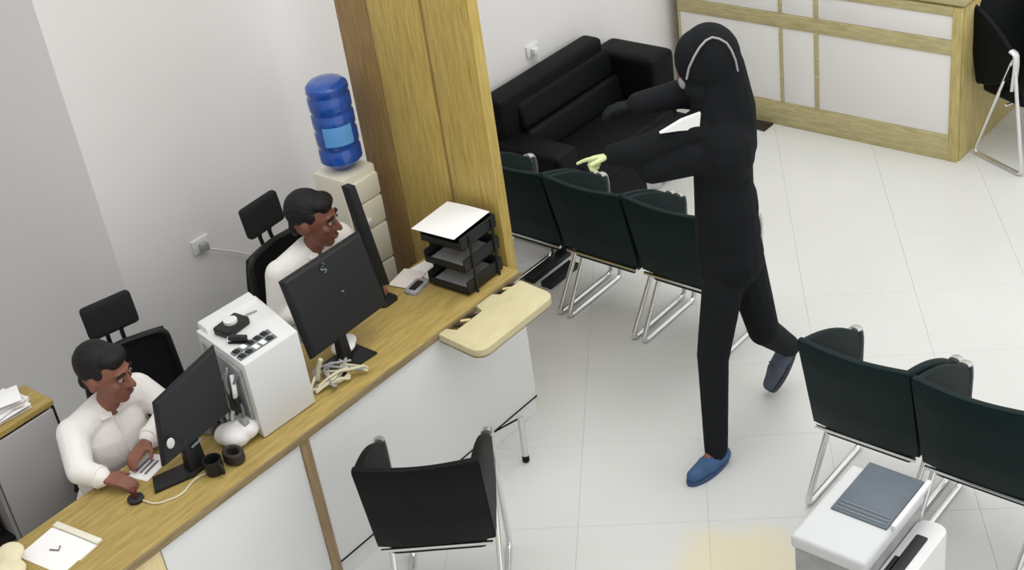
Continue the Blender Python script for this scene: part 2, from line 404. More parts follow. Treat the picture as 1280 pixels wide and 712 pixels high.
# ------------------------------------------------------------------ visitor chairs
def make_chair(label, leather, shift):
    t = thing('visitor_chair', label, 'chair')
    HW = .211; LEAN = .10
    def ribbon(path, name):           # path: (x, y, ztop, zbot, lean): outer line of the upholstery
        th = .032; m = MB(); cols = []
        for i, (x, y, zt, zb, ln_) in enumerate(path):
            a = Vector(path[max(i-1, 0)][:2]); b = Vector(path[min(i+1, len(path)-1)][:2]); d = (b-a).normalized()
            nrm = Vector((-d.y, d.x)); ring = []
            prof = [(0, zb+.008), (0, zb+(zt-zb)*.33), (0, zb+(zt-zb)*.66), (0, zt-.014), (.006, zt-.003), (.014, zt), (th-.010, zt), (th-.003, zt-.004), (th, zt-.016),
                    (th, zb+(zt-zb)*.66), (th, zb+(zt-zb)*.33), (th, zb+.01), (th-.008, zb), (.008, zb)]
            for o_, z_ in prof:
                k = max(0, (z_-.42)/.425)
                ring.append(m.bm.verts.new(((x+nrm.x*o_)*(.98+.02*min(1, k)), y+nrm.y*o_-ln_*k, z_)))
            cols.append(ring)
        n = len(cols[0])
        for A, B in zip(cols, cols[1:]):
            for k in range(n): m.bm.faces.new((A[k], A[(k+1) % n], B[(k+1) % n], B[k]))
        m.bm.faces.new(cols[0][::-1]); m.bm.faces.new(cols[-1])
        return m.build(name, leather, t)
    back = []
    for k in range(13):
        u = -1+2*k/12
        back.append((u*(HW-.003), -.006+.014*abs(u)**3, .845-.012*math.cos(u*PI/2)**2, .42, LEAN))
    ribbon(back, 'backrest')
    for sg in (-1, 1):
        arm = []
        for k in range(11):
            u = k/10
            zt = .842-.11*u-.085*u*u
            zb = .42+.10*u**2
            arm.append((sg*(HW-.001), .014+.285*u, zt, zb, LEAN*(1-u)**1.5))
        ribbon(arm if sg > 0 else arm[::-1], 'arm')
    MB().box((-HW+.042, .02, .365), (HW-.042, .375, .445), .022, seg=3).build('seat', leather, t)
    for sg in (-1, 1):
        xa = sg*(HW-.012); xf = sg*.186-shift
        pts = rounded([(xa, .315, .64), (xf, -.005, .012), (xf, .425, .012)], .045, 6, True)
        MB().tube(pts, .0115, 10, True).build('side_frame', M['chrome'], t)
        xi = sg*(HW-.017)
        MB().tube(rounded([(xi, .285, .662), (xi, .322, .655), (xi, .330, .60), (xi, .318, .46)], .02, 4), .021, 12, flat=.55).build('arm_front', M['steel'], t)
    MB().tube([(-HW+.016, .004, .410), (HW-.016, .004, .410)], .008, 8).build('back_rail', M['chrome'], t)
    MB().tube([(-HW+.02, .26, .36), (HW-.02, .26, .36)], .008, 8).build('cross_tube', M['chrome'], t)
    return t
chM = make_chair('green-black leather chair nearest the wooden partition, in the row before the sofa', M['leather_g'], .05)
chM.location = (-.515, 1.865, 0)
copy_thing(chM, (-.085, 1.865, 0), 0, 'middle green-black leather chair of the row in front of the black sofa')
copy_thing(chM, (.345, 1.865, 0), 0, 'green-black leather chair directly in front of the standing person, last of the sofa row')
copy_thing(chM, (1.512, 1.285, 0), 0, 'green-black leather chair behind the white office machine, nearer the walking person')
copy_thing(chM, (1.940, 1.272, 0), 0, 'green-black leather chair at the right edge of the frame, beside another like it')
chF = make_chair('single black leather chair facing the desk front with its back to the room', M['leather'], 0)
chF.location = (.545, .070, 0); chF.rotation_euler = (0, 0, math.radians(38))
for o_ in [o for o in COL.objects if o.name.startswith('visitor_chair') and o.location.y > 1.8 and o.location.x < .5]: o_.scale = (1, 1, .972)
c = copy_thing(chF, (.712, 4.345, 0), math.radians(-114), 'black leather chair against the end of the back counter'); c.scale = (1, .82, 1)
c = copy_thing(chF, (.885, 4.735, 0), math.radians(-114), 'black leather chair farthest back, behind the one at the counter end'); c.scale = (1, .82, 1)

# ------------------------------------------------------------------ sofa
def sofa():
    t = thing('sofa', 'long black leather sofa against the white wall', 'sofa', (-.9, 2.85, 0))
    def add(o): return place(o, t)
    x0, x1, y0, y1 = -1.17, -.66, 2.315, 3.47
    add(MB().box((x0, y0+.02, .06), (x1+.02, y1-.02, .30), .02).build('base', M['leather'], t))
    add(MB().box((x0, y0+.04, .26), (x0+.13, y1-.24, .775), .035, seg=3).build('backrest', M['leather'], t))
    add(MB().box((x0, y0, .06), (x1, y0+.17, .56), .035, seg=3).build('arm', M['leather'], t))
    add(MB().box((x0, y1-.20, .06), (x1-.09, y1, .665), .04, seg=3).build('arm', M['leather'], t))
    ya, yb = y0+.17, y1-.20
    add(MB().box((x0+.11, ya+.004, .29), (x1+.03, yb-.004, .42), .03, seg=3).build('seat_cushion', M['leather'], t))
    for k, (zz, tk) in enumerate(((.40, .075), (.55, .05))):
        c = MB(); c.box((-.05, ya+.006, .0), (tk-.02, yb-.006, .155), .03, Matrix.Translation((x0+.17-.03*k, 0, zz)) @ Matrix.Rotation(math.radians(-11), 4, 'Y'), 3)
        add(c.build('back_cushion', M['leather'], t))
    for (x, y) in ((x0+.06, y0+.08), (x1-.06, y0+.08), (x0+.06, y1-.08), (x1-.14, y1-.08)):
        add(MB().box((x-.025, y-.025, 0), (x+.025, y+.025, .065), .004).build('leg', M['black'], t))
sofa()
for (xa, ya, xb, yb, lb) in ((-.70, 2.335, -.70, 2.03, 'flat black bar on the floor under the chair by the partition, nearer the chrome runner'),
                             (-.59, 2.26, -.59, 2.03, 'flat black bar on the floor under the chair by the partition, farther from the partition')):
    o = MB().box((-.032, min(ya, yb)-ya, 0), (.032, max(ya, yb)-ya, .03), .004).build('floor_bar', M['black'], loc=(xa, ya, 0))
    tag(o, lb, 'bar')
def leaflet():
    m = MB()
    for sgn in (0, 1):
        n = 6
        pts = []
        for k in range(n+1):
            u = k/n
            pts.append((u*.085, .02*math.sin(u*2.5)*(1 if sgn else -1)+.01*sgn, .12-.05*u*sgn))
        top = [m.bm.verts.new((p[0], p[1], p[2])) for p in pts]; bot = [m.bm.verts.new((p[0]*.7, p[1]*.2, 0)) for p in pts]
        for k in range(n): m.bm.faces.new((bot[k], bot[k+1], top[k+1], top[k]))
    solidify(m.bm, .0015)
    return m
o = leaflet().build('leaflet', M['paper'], loc=(.105, 2.005, .735)); o.rotation_euler = (0, 0, math.radians(50)); o.scale = (.95, 1, .62)

# ------------------------------------------------------------------ wall sockets
def socket(y, z, label, cable):
    t = thing('wall_socket', label, 'socket', (XW, y, z))
    MB().box((0, -.045, -.032), (.012, .045, .032), .004).build('plate', M['white_pl'], t)
    MB().box((.012, -.018, -.02), (.04, .018, .014), .005).build('plug', M['grey_pl'] if len(cable) > 3 else M['white_pl'], t)
    MB().tube(rounded(cable, .03, 4), .0045, 6).build('cable', M['white_pl'], t)
socket(.591, .86, 'white wall socket with plug and cable left of the second clerk', [(.03, 0, -.01), (.03, .03, -.03), (.02, .16, -.12), (.02, .30, -.24), (.02, .33, -.5)])
socket(2.83, .835, 'white wall socket with a plug above the black sofa back', [(.03, 0, -.02), (.035, .005, -.05), (.035, .02, -.20)])

# ------------------------------------------------------------------ grey cabinet at the left
def cabinet():
    t = thing('filing_cabinet', 'grey cabinet with wooden top and black handle left of the first clerk', 'cabinet', (-1.03, -.66, 0))
    def add(o): return place(o, t)
    x0, x1, y0, y1, zt = -1.09, -.905, -1.05, -.392, .80
    add(MB().box((x0, y0, zt-.022), (x1+.006, y1+.006, zt), .003).build('top', M['desk_wood'], t))
    add(MB().box((x0, y1-.018, 0), (x1, y1, zt-.022)).build('side_panel', M['cab'], t))
    add(MB().box((x0, y0, 0), (x1, y0+.018, zt-.022)).build('side_panel', M['cab'], t))
    add(MB().box((x0, -.70, 0), (x1, -.686, zt-.022)).build('divider', M['cab'], t))
    add(MB().box((x0, y0, 0), (x0+.012, y1, zt-.022)).build('back_panel', M['cabdark'], t))
    for z in (.02, .35): add(MB().box((x0, y0, z), (x1-.01, -.70, z+.016)).build('shelf', M['cabdark'], t))
    add(MB().box((x0+.02, y0+.03, .366), (x1-.05, -.72, .52), .01).build('shelf_box', M['cabdark'], t))
    d = add(MB().box((x1, -.684, .02), (x1+.014, -.402, zt-.03), .003).build('door', M['cab'], t))
    h = MB().tube(rounded([(x1+.014, -.432, .40), (x1+.032, -.432, .40), (x1+.032, -.432, .51), (x1+.014, -.432, .51)], .01, 3), .007, 8).build('handle', M['black'], d)
    add(MB().box((x1+.0005, -.400, .0), (x1+.012, -.392, zt-.022)).build('edge_strip', M['black'], t))
cabinet()
def papers_on_cabinet():
    specs = [(-1.01, -.60, .802, .15, .30, 6, 'white papers stacked on the grey cabinet, bottom sheet pile'),
             (-1.025, -.56, .832, .12, .22, -10, 'crumpled white paper bundle on top of the cabinet papers')]
    for k, (x, y, z, a, b, r, lb) in enumerate(specs):
        t = thing('paper_pile', lb, 'papers', (x, y, z-.002), math.radians(r))
        for q in range(5 if k == 0 else 4):
            m = MB(); n = 6; dz = q*.0055
            vs_ = [[m.bm.verts.new(((i/n-.5)*a, (j/n-.5)*b, dz+(.012*math.sin(3*i/n+2*q)*(j/n) if k else .004*math.sin(4*j/n+q)*i/n)+.002)) for j in range(n+1)] for i in range(n+1)]
            for i in range(n):
                for j in range(n): m.bm.faces.new((vs_[i][j], vs_[i+1][j], vs_[i+1][j+1], vs_[i][j+1]))
            solidify(m.bm, .002)
            o = m.build('sheet', M['paper'] if q != 1 else M['paper2'], t); o.rotation_euler = (0, 0, random.uniform(-.25, .25))
papers_on_cabinet()

# ------------------------------------------------------------------ office chairs of the clerks
def office_chair(loc, rz, label, h=0.0):
    # local: facing +x, base on the floor
    t = thing('office_chair', label, 'chair', loc, rz)
    MB().box((-.018, -.10, 0), (.022, .10, .135), .02, Matrix.Translation((-.0, 0, .93+h)) @ Matrix.Rotation(math.radians(-8), 4, 'Y'), 3).build('headrest', M['mesh'], t)
    for y in (-.028, .028):
        MB().tube([(-.012, y, .94+h), (-.02, y, .90+h), (-.006, y, .85+h)], .009, 8).build('headrest_stem', M['black'], t)
    m = MB(); n = 8; vs_ = []
    for i in range(n+1):
        row = []
        for j in range(n+1):
            u = i/n*2-1; v = j/n
            row.append(m.bm.verts.new((.02+.03*u*u-.03*math.sin(v*PI), u*(.185-.02*v*v), .43+h+.45*v)))
        vs_.append(row)
    for i in range(n):
        for j in range(n): m.bm.faces.new((vs_[i][j], vs_[i+1][j], vs_[i+1][j+1], vs_[i][j+1]))
    solidify(m.bm, .018)
    m.build('backrest', M['mesh'], t)
    fr = [(x_, y_, z_+h) for x_, y_, z_ in [(.05-.03*0, -.187, .43), (.045, -.18, .66), (.05, -.168, .88), (.02, 0, .885), (.05, .168, .88), (.045, .18, .66), (.05, .187, .43)]]
    MB().tube(rounded(fr, .04, 4), .013, 8).build('back_frame', M['black'], t)
    MB().box((.05, -.19, .26), (.42, .19, .315), .025, seg=3).build('seat', M['mesh'], t)
    MB().tube(rounded([(.08, 0, .28), (.0, 0, .29), (.0, 0, .47+h)], .04, 4), .018, 8).build('back_support', M['black'], t)
    for sg in (-1, 1):
        MB().tube(rounded([(.12, sg*.18, .29), (.14, sg*.225, .36), (.14, sg*.225, .575)], .03, 3), .012, 8).build('arm_post', M['black'], t)
        MB().box((.06, sg*.225-.025, .575), (.26, sg*.225+.025, .597), .01).build('armrest', M['black'], t)
    MB().tube([(.2, 0, .06), (.2, 0, .27)], .025, 10).build('gas_lift', M['chrome'], t)
    for k in range(5):
        a = 2*PI*k/5+.3
        lg = MB().tube([(.2, 0, .085), (.2+.22*math.cos(a), .22*math.sin(a), .06)], [.02, .012], 8).build('base_leg', M['black'], t)
        MB().ell((.2+.22*math.cos(a), .22*math.sin(a), .025), (.025, .018, .025)).build('caster', M['black'], lg)
office_chair((-.87, -.075, 0), math.radians(-14), 'black mesh office chair with headrest behind the first clerk')
office_chair((-.83, .68, 0), math.radians(4), 'black mesh office chair with headrest behind the second clerk', .055)

# ------------------------------------------------------------------ water dispenser and bottle
def dispenser():
    t = thing('water_dispenser', 'cream water dispenser with ribbed front in the corner by the partition', 'dispenser', (-.78, 1.10, 0))
    MB().box((-.095, -.095, .01), (.085, .095, 1.075), .012).build('body', M['cream'], t)
    for z0, z1 in ((.06, .34), (.35, .62), (.63, .80), (.81, .93), (.94, 1.04)):
        MB().box((.08, -.088, z0), (.100, .090, z1), .008).build('front_panel', M['cream'], t)
    MB().box((.098, -.03, .835), (.115, .0, .86), .004).build('tap', M['white_pl'], t)
    MB().lathe([(.06, 0), (.075, .006), (.06, .010), (.05, .011)], (0, 0, 1.07), 20).build('collar', M['cream'], t)
dispenser()
def bottle():
    t = thing('water_bottle', 'big blue water bottle upturned on the cream dispenser', 'bottle', (-.78, 1.10, 1.086))
    pr = [(.03, 0), (.05, .004), (.076, .03)]
    z = .03
    for k in range(4):
        pr += [(.089, z+.012), (.089, z+.060), (.083, z+.068), (.083, z+.076)]; z += .078
    pr += [(.089, z+.01), (.086, z+.03), (.07, z+.045), (.04, z+.048)]
    MB().lathe(pr, n=28).build('jug', M['blue'], t)
    m = MB()
    rings = [[m.bm.verts.new((.0925*math.cos(a), .0925*math.sin(a), zz)) for a in [math.radians(-75+10*k) for k in range(9)]] for zz in (.13, .215)]
    for k in range(8): m.bm.faces.new((rings[0][k], rings[0][k+1], rings[1][k+1], rings[1][k]))
    solidify(m.bm, .0012)
    m.build('label', M['bluelight'], t)
bottle()

# ------------------------------------------------------------------ monitors
def screen(root, bl, br, tr, tl, depth, shell, facedir):
    """panel whose back face has the given corners; thickness runs along facedir"""
    d = V(facedir).normalized()*depth
    p = [V(q)-V(root.location) for q in (bl, br, tr, tl)]
    cen = sum(p, Vector())/4
    back = [q*.94+cen*.06 for q in p]
    m = MB(); m.hexa([q for q in back] + [q+d*.55 for q in p], .004); sh = m.build('shell', shell, root)
    m = MB(); m.hexa([q+d*.55 for q in p] + [q+d for q in p], .003); bz = m.build('bezel', shell, root)
    q = [(x+d*1.005)*1 for x in p]; cc = sum(q, Vector())/4
    q = [x*.95+cc*.05 for x in q]
    m = MB(); m.quad(q[::-1]); m.build('display', M['glass'], bz)
    return sh, cen
def monitor2():
    t = thing('monitor', 'black monitor with its back to the room in front of the second clerk', 'monitor', (-.185, .41, ZD))
    bl, br, tr, tl = (-.15, .262, .834), (-.15, .665, .843), (-.22, .662, 1.15), (-.22, .262, 1.15)
    sh, cen = screen(t, bl, br, tr, tl, .03, M['screenback'], (-1, 0, -.2))
    # pale emblem near the top edge of the back
    e = MB(); base = V(-.2085, .44, 1.115)-V(t.location)
    ux, uz = Vector((0, 1, 0)), Vector((-.22, 0, 1)).normalized(); nn = Vector((1, 0, .22)).normalized()
    pts = []
    for k in range(15):
        a = k/14*3*PI
        pts.append(base + ux*(.012*math.sin(a)+.0) + uz*(.02-.04*k/14) + nn*.001)
    e.tube(pts, .003, 6, flat=.4); e.build('emblem', M['mid_grey'], sh)
    MB().lathe([(.006, 0), (.006, .002)], (0, 0, 0), 12).build('button', M['mid_grey'], sh, loc=V(-.176, .48, 1.0)-V(t.location))
    MB().hexa([V(a)-V(t.location) for a in ((-.195, .395, ZD+.008), (-.15, .395, ZD+.008), (-.15, .44, ZD+.008), (-.195, .44, ZD+.008), (-.19, .40, .92), (-.165, .40, .92), (-.165, .435, .92), (-.19, .435, .92))], .004).build('stand_neck', M['screenback'], t)
    MB().prism([(x-t.location.x, y-t.location.y) for x, y in ((-.235, .335), (-.115, .345), (-.10, .515), (-.235, .515))], 0, .012, .004).build('stand_base', M['black'], t)
monitor2()
def monitor_edge():
    t = thing('monitor', 'slim black screen turned edge-on between the second clerk and the dispenser', 'monitor', (-.345, .80, ZD))
    m = MB(); L = t.location
    a = [V(-.36, .775, .80)-L, V(-.345, .775, .80)-L, V(-.30, .815, .80)-L, V(-.315, .815, .80)-L]
    b = [V(-.385, .745, 1.262)-L, V(-.345, .745, 1.262)-L, V(-.335, .775, 1.262)-L, V(-.375, .775, 1.262)-L]
    m.hexa(a+b, .004); m.build('screen_panel', M['screenback'], t)
    MB().tube([V(-.34, .795, ZD+.01)-L, V(-.34, .795, .83)-L], .012, 10).build('stand_neck', M['black'], t)
    MB().prism(rrect(-.05, -.045, .05, .045, .02), 0, .012, .003).build('stand_base', M['black'], t)
monitor_edge()
def monitor1():
    t = thing('monitor', 'black monitor with a white sticker on its back in front of the first clerk', 'monitor', (-.20, -.30, ZD))
    bl, br, tr, tl = (-.19, -.405, .802), (-.135, -.135, .865), (-.185, -.100, 1.11), (-.235, -.372, 1.03)
    bl, br, tr, tl = (-.185, -.42, .80), (-.13, -.142, .875), (-.19, -.092, 1.103), (-.235, -.352, 1.01)
    sh, cen = screen(t, bl, br, tr, tl, .03, M['screenback'], (-1, .2, -.22))
    L = t.location
    c = V(-.183, -.376, .885)-L
    MB().ell(c+V(.012, 0, 0), (.003, .016, .021)).build('sticker', M['white_pl'], sh)
    MB().tube([V(-.155, -.315, .83)-L, V(-.150, -.27, .842)-L], .004, 6).build('label_mark', M['mid_grey'], sh)
    MB().hexa([V(a)-L for a in ((-.205, -.34, ZD+.008), (-.16, -.34, ZD+.008), (-.16, -.27, ZD+.008), (-.205, -.27, ZD+.008), (-.20, -.33, .87), (-.175, -.33, .87), (-.17, -.275, .87), (-.20, -.275, .87))], .004).build('stand_neck', M['black'], t)
    MB().prism([(x-L.x, y-L.y) for x, y in ((-.27, -.43), (-.20, -.475), (-.150, -.345), (-.155, -.265), (-.21, -.265))], 0, .016, .006).build('stand_base', M['black'], t)
monitor1()

# ------------------------------------------------------------------ white printer on the desk
def printer():
    t = thing('printer', 'white boxy printer standing on the desk between the two monitors', 'printer', (-.25, .12, ZD))
    L = t.location
    f0, f1 = V(-.092, -.068, 0), V(-.085, .176, 0)
    b0, b1 = V(-.425, -.01, 0), V(-.41, .262, 0)
    def q(p, z): return V(p.x-L.x, p.y-L.y, z)
    H = .318
    MB().hexa([q(f0, .004), q(f1, .004), q(b1, .004), q(b0, .004), q(f0, H), q(f1, H), q(b1, H), q(b0, H)], .006).build('housing', M['white_pl'], t)
    # left side grey works
    MB().hexa([q(f0+V(-.03, -.010, 0), .05), q(f0+V(-.03, .005, 0), .05), q(b0+V(.03, .005, 0), .05), q(b0+V(.03, -.012, 0), .05),
               q(f0+V(-.03, -.010, 0), H-.03), q(f0+V(-.03, .005, 0), H-.03), q(b0+V(.03, .005, 0), H-.03), q(b0+V(.03, -.012, 0), H-.03)], .004).build('side_cover', M['grey_pl'], t)
    # raised paper feed at the back of the top
    def lerp(u, v): return (f0*(1-u)+b0*u)*(1-v) + (f1*(1-u)+b1*u)*v
    MB().hexa([q(lerp(.80, .06), H-.002), q(lerp(.80, .96), H-.002), q(lerp(1.05, .96), H-.002), q(lerp(1.05, .06), H-.002),
               q(lerp(.86, .08), H+.018), q(lerp(.86, .94), H+.018), q(lerp(1.05, .94), H+.018), q(lerp(1.05, .08), H+.018)], .005).build('paper_feed', M['white_pl'], t)
    for u0 in (.10, .22):
        MB().hexa([q(lerp(u0, .03), H-.002), q(lerp(u0, .70), H-.002), q(lerp(u0+.09, .70), H-.002), q(lerp(u0+.09, .03), H-.002),
                   q(lerp(u0, .03), H+.004), q(lerp(u0, .70), H+.004), q(lerp(u0+.09, .70), H+.004), q(lerp(u0+.09, .03), H+.004)], .001).build('control_panel', M['mid_grey'], t)
    for k in range(10):
        c = lerp(.145+.12*(k//5), .1+.125*(k % 5))
        MB().box((-.012, -.010, 0), (.012, .010, .006), .002).build('key', M['paper'] if k in (2, 3, 6) else M['black'], t, loc=q(c, H+.003))
    return lerp, H
lerp, PH = printer()
c = lerp(.66, .36)
t = thing('tape_dispenser', 'black tape dispenser lying on the printer top near its back', 'tape', (c.x, c.y, ZD+PH), math.radians(95)); t.scale = (1.25, 1.25, 1.1)
MB().box((-.045, -.03, 0), (.045, .03, .028), .006).build('base', M['black'], t)
MB().lathe([(.012, 0), (.02, 0), (.02, .012), (.012, .012)], (0, 0, .026), 16).build('reel', M['white_pl'], t)
MB().tube([(.045, 0, .012), (.07, .01, .006), (.10, .0, .003)], .003, 6).build('tape_tail', M['grey_pl'], t)
c = lerp(.40, .25)
t = thing('stapler', 'small black stapler on the white printer top beside its buttons', 'stapler', (c.x, c.y, ZD+PH), math.radians(28))
MB().box((-.035, -.012, 0), (.035, .012, .008), .003).build('base', M['black'], t)
MB().box((-.032, -.011, .012), (.036, .011, .028), .005).build('arm', M['black'], t)
MB().tube([(-.03, 0, .004), (-.03, 0, .022)], .009, 8).build('pivot', M['chrome'], t)
def clutter():
    t = thing('power_adapter', 'grey power adapter with tangled wires beside the printer left side', 'adapter', (-.345, -.145, ZD), math.radians(20))
    MB().box((-.06, -.035, .0), (.06, .035, .05), .01).build('case', M['grey_pl'], t)
    for k in range(4):
        pts = [(-.06+.03*k, .0, .05), (-.07+.03*k, -.02, .09+.01*k), (-.02+.02*k, .03, .12), (.04, -.02+.015*k, .08)]
        MB().tube(rounded(pts, .03, 4), .0045, 6).build('wire', M['black'] if k % 2 else M['white_pl'], t)
    t = thing('router', 'dark grey box stood on end behind the printer back left corner', 'box', (-.385, -.062, ZD), math.radians(8))
    MB().box((-.045, -.018, 0), (.045, .018, .21), .006).build('case', M['mid_grey'], t)
    MB().box((-.03, -.022, .12), (.03, -.017, .17), .002).build('vent', M['black'], t)
    t = thing('wire_harness', 'tangle of grey and black wires hanging down the left side of the printer', 'wires', (-.20, -.085, ZD))
    r2 = random.Random(11)
    for k in range(11):
        x = -.10+.018*k
        pts = [(x, .0, .27+r2.uniform(-.03, .03)), (x+r2.uniform(-.03, .03), -.025, .22), (x+r2.uniform(-.04, .04), -.012, .15), (x+r2.uniform(-.04, .04), -.03, .08), (x+r2.uniform(-.02, .02), -.02, .02)]
        MB().tube(rounded(pts, .04, 4), r2.choice((.005, .007, .009)), 6).build('wire', M[r2.choice(('grey_pl', 'black', 'white_pl', 'mid_grey'))], t)
    for (x, z, mm) in ((.05, .16, 'black'), (-.04, .23, 'mid_grey'), (.06, .08, 'grey_pl')):
        MB().box((x-.025, -.032, z-.03), (x+.025, -.008, z+.03), .005).build('connector', M[mm], t)
clutter()
# white plastic bag by the printer
m = MB()
m.ell((0, 0, .035), (.05, .045, .04)); m.ell((.02, .03, .045), (.035, .04, .035)); m.ell((-.03, -.01, .03), (.03, .035, .035)); m.cap((0, 0, .06), (.01, .02, .085), .014, .006)
bagroot = thing('plastic_bag', 'crumpled white bag on the desk between the left monitor and printer', 'bag', (-.165, -.135, ZD))
bagroot.scale = (1.25, 1.25, 1.1)
bag = remesh(m, 'bag_body', M['bag'], bagroot, .006, 3)
# round desk phone / mug shapes
t = thing('mug', 'dark grey mug on the desk below the left monitor', 'mug', (-.105, -.285, ZD+.0))
MB().lathe([(.026, 0), (.032, .006), (.034, .06), (.029, .06), (.027, .012)], n=20).build('cup', M['black'], t)
MB().tube(rounded([(.03, 0, .05), (.055, 0, .048), (.055, 0, .016), (.03, 0, .014)], .014, 4), .005, 8).build('handle', M['black'], t)
t = thing('cable_coil', 'dark brown coil of cable between the mug and the white bag', 'cable', (-.095, -.205, ZD))
for k in range(3):
    MB().tube([(.036*math.cos(2*PI*i/16), .026*math.sin(2*PI*i/16), .012+.012*k) for i in range(16)], .009, 8, True).build('loop', M['darkbrown'], t)
t = thing('stamp', 'dark red round stamp on the desk in front of the first clerk', 'stamp', (-.235, -.53, ZD))
MB().lathe([(.027, 0), (.029, .004), (.028, .012), (.02, .016)], n=20).build('base', M['black'], t)
MB().lathe([(.008, .014), (.007, .03), (.013, .038), (.012, .048), (.004, .052)], n=14).build('knob', M['red'], t)
t = thing('thin_cable', 'thin pale cable trailing across the desk from the round stamp', 'cable', (-.2, -.45, ZD))
MB().tube(rounded([(-.01, -.07, .004), (.05, -.06, .004), (.09, .02, .004), (.06, .10, .004), (.085, .19, .004)], .03, 5), .0035, 6).build('cord', M['cream_cable'], t)

# ------------------------------------------------------------------ sheets on the desk
def sheet(name, label, cat, x, y, a, b, r, z=ZD, material='paper', lines=0, bend=.004):
    t = thing(name, label, cat, (x, y, z), math.radians(r))
    m = MB(); n = 6
    vs_ = [[m.bm.verts.new(((i/n-.5)*a, (j/n-.5)*b, .0015+bend*math.sin(i/n*PI)*math.sin(j/n*2.2))) for j in range(n+1)] for i in range(n+1)]
    for i in range(n):
        for j in range(n): m.bm.faces.new((vs_[i][j], vs_[i+1][j], vs_[i+1][j+1], vs_[i][j+1]))
    solidify(m.bm, .0012)
    m.build('sheet', M[material], t)
    for k in range(lines):
        u = (k+1)/(lines+1)-.5
        MB().box((u*a*.8-.004, -b*.3, 0), (u*a*.8+.004, b*.28, .0006)).build('print_line', M['ink'], t, loc=(0, 0, bend+.0026))
    return t
sheet('printed_slip', 'white printed slip by the first clerk hands and monitor foot', 'paper', -.345, -.395, .10, .13, 14, lines=3)
t = sheet('form', 'white form with a dark mark lying at the left end of the desk', 'paper', -.262, -.835, .21, .15, 8, lines=0)
MB().tube([(-.02, -.01, .0065), (.012, .0, .0065), (.0, .018, .0065)], .003, 6).build('mark', M['ink'], t)
t = thing('clip_folder', 'cream folder edge under the white form at the desk end', 'folder', (-.262, -.745, ZD), math.radians(8))
MB().box((-.115, -.012, 0), (.10, .012, .010), .003).build('spine', M['cream'], t)
MB().box((-.115, -.09, 0), (.10, -.012, .0012)).build('cover', M['cream'], t)
m = MB()
for k in range(6):
    m.ell((random.uniform(-.06, .06), random.uniform(-.05, .05), .018+.01*(k % 3)), (.05, .045, .022))
clr = thing('cloth', 'crumpled cream cloth on the far left corner of the desk', 'cloth', (-.335, -.99, ZD))
remesh(m, 'cloth_body', M['cloth_cream'], clr, .008, 4)
sheet('loose_paper', 'white paper lying flat on the desk left of the tray stack', 'paper', -.335, 1.10, .14, .17, -6)
sheet('loose_paper', 'pinkish paper lying by the second monitor corner', 'paper', -.365, .965, .11, .13, 12, ZD+.004, 'paper2')
t = thing('card_reader', 'flat grey card reader in front of the pinkish paper', 'reader', (-.285, .935, ZD), math.radians(10))
MB().prism(rrect(-.03, -.055, .03, .055, .015), 0, .014, .004).build('case', M['grey_pl'], t)
MB().prism(rrect(-.016, -.035, .016, .035, .006), .014, .0155).build('display', M['black'], t)
# white scroll of paper under the second monitor and cables
m = MB(); m.ell((0, 0, .022), (.045, .055, .022)); m.ell((.0, .04, .025), (.03, .03, .022))
pr = thing('paper_roll', 'white crumpled paper on the base of the second monitor', 'paper', (-.215, .455, ZD+.012), 0.2)
remesh(m, 'crumple', M['paper'], pr, .006, 2)
t = thing('cable_bundle', 'bundle of cream cables between the printer and second monitor base', 'cable', (-.12, .29, ZD))
rr = random.Random(3)
for k in range(9):
    pts = [(rr.uniform(-.09, .05), rr.uniform(-.09, .0), .008)]
    for q_ in range(4): pts.append((rr.uniform(-.10, .08), -.09+.05*(q_+1)+rr.uniform(-.02, .02), rr.uniform(.008, .04)))
    MB().tube(rounded(pts, .03, 4), .0055, 6).build('wire', M['cream_cable'] if k % 4 else M['grey_pl'], t)
m = MB().tube([(-.05, -.02, .01), (-.045, -.01, .06), (-.03, .0, .10)], .009, 8).build('plug_lead', M['cream_cable'], t)

# ------------------------------------------------------------------ paper tray stack
def tray_stack():
    t = thing('letter_tray_stack', 'three-tier black letter tray on the desk end by the partition', 'tray', (-.152, 1.092, ZD), math.radians(2))
    for k, z in enumerate((.012, .112, .212)):
        b = MB().box((-.105, -.11, z), (.105, .11, z+.008), .002).build('tray', M['black'], t)
        for lo, hi in (((-.105, -.11, z), (-.098, .11, z+.055)), ((.098, -.11, z), (.105, .11, z+.055)), ((-.105, .103, z), (.105, .11, z+.055)), ((-.105, -.11, z), (.105, -.103, z+.03))):
            MB().box(lo, hi, .002).build('tray_wall', M['black'], b)
        if k < 2:
            s = MB().box((-.085, -.095, z+.009), (.085, .09, z+.02)).build('paper_stack', M['grey_pl'], t)
    for sx in (-.108, .108):
        for sy in (-.06, .08):
            MB().tube([(sx, sy, 0), (sx, sy, .26)], .006, 8).build('post', M['black'], t)
tray_stack()
sheet('top_sheet', 'white sheet lying on the top tier of the black letter tray', 'paper', -.178, 1.083, .215, .235, 4, ZD+.268, 'paper', 0, .004)

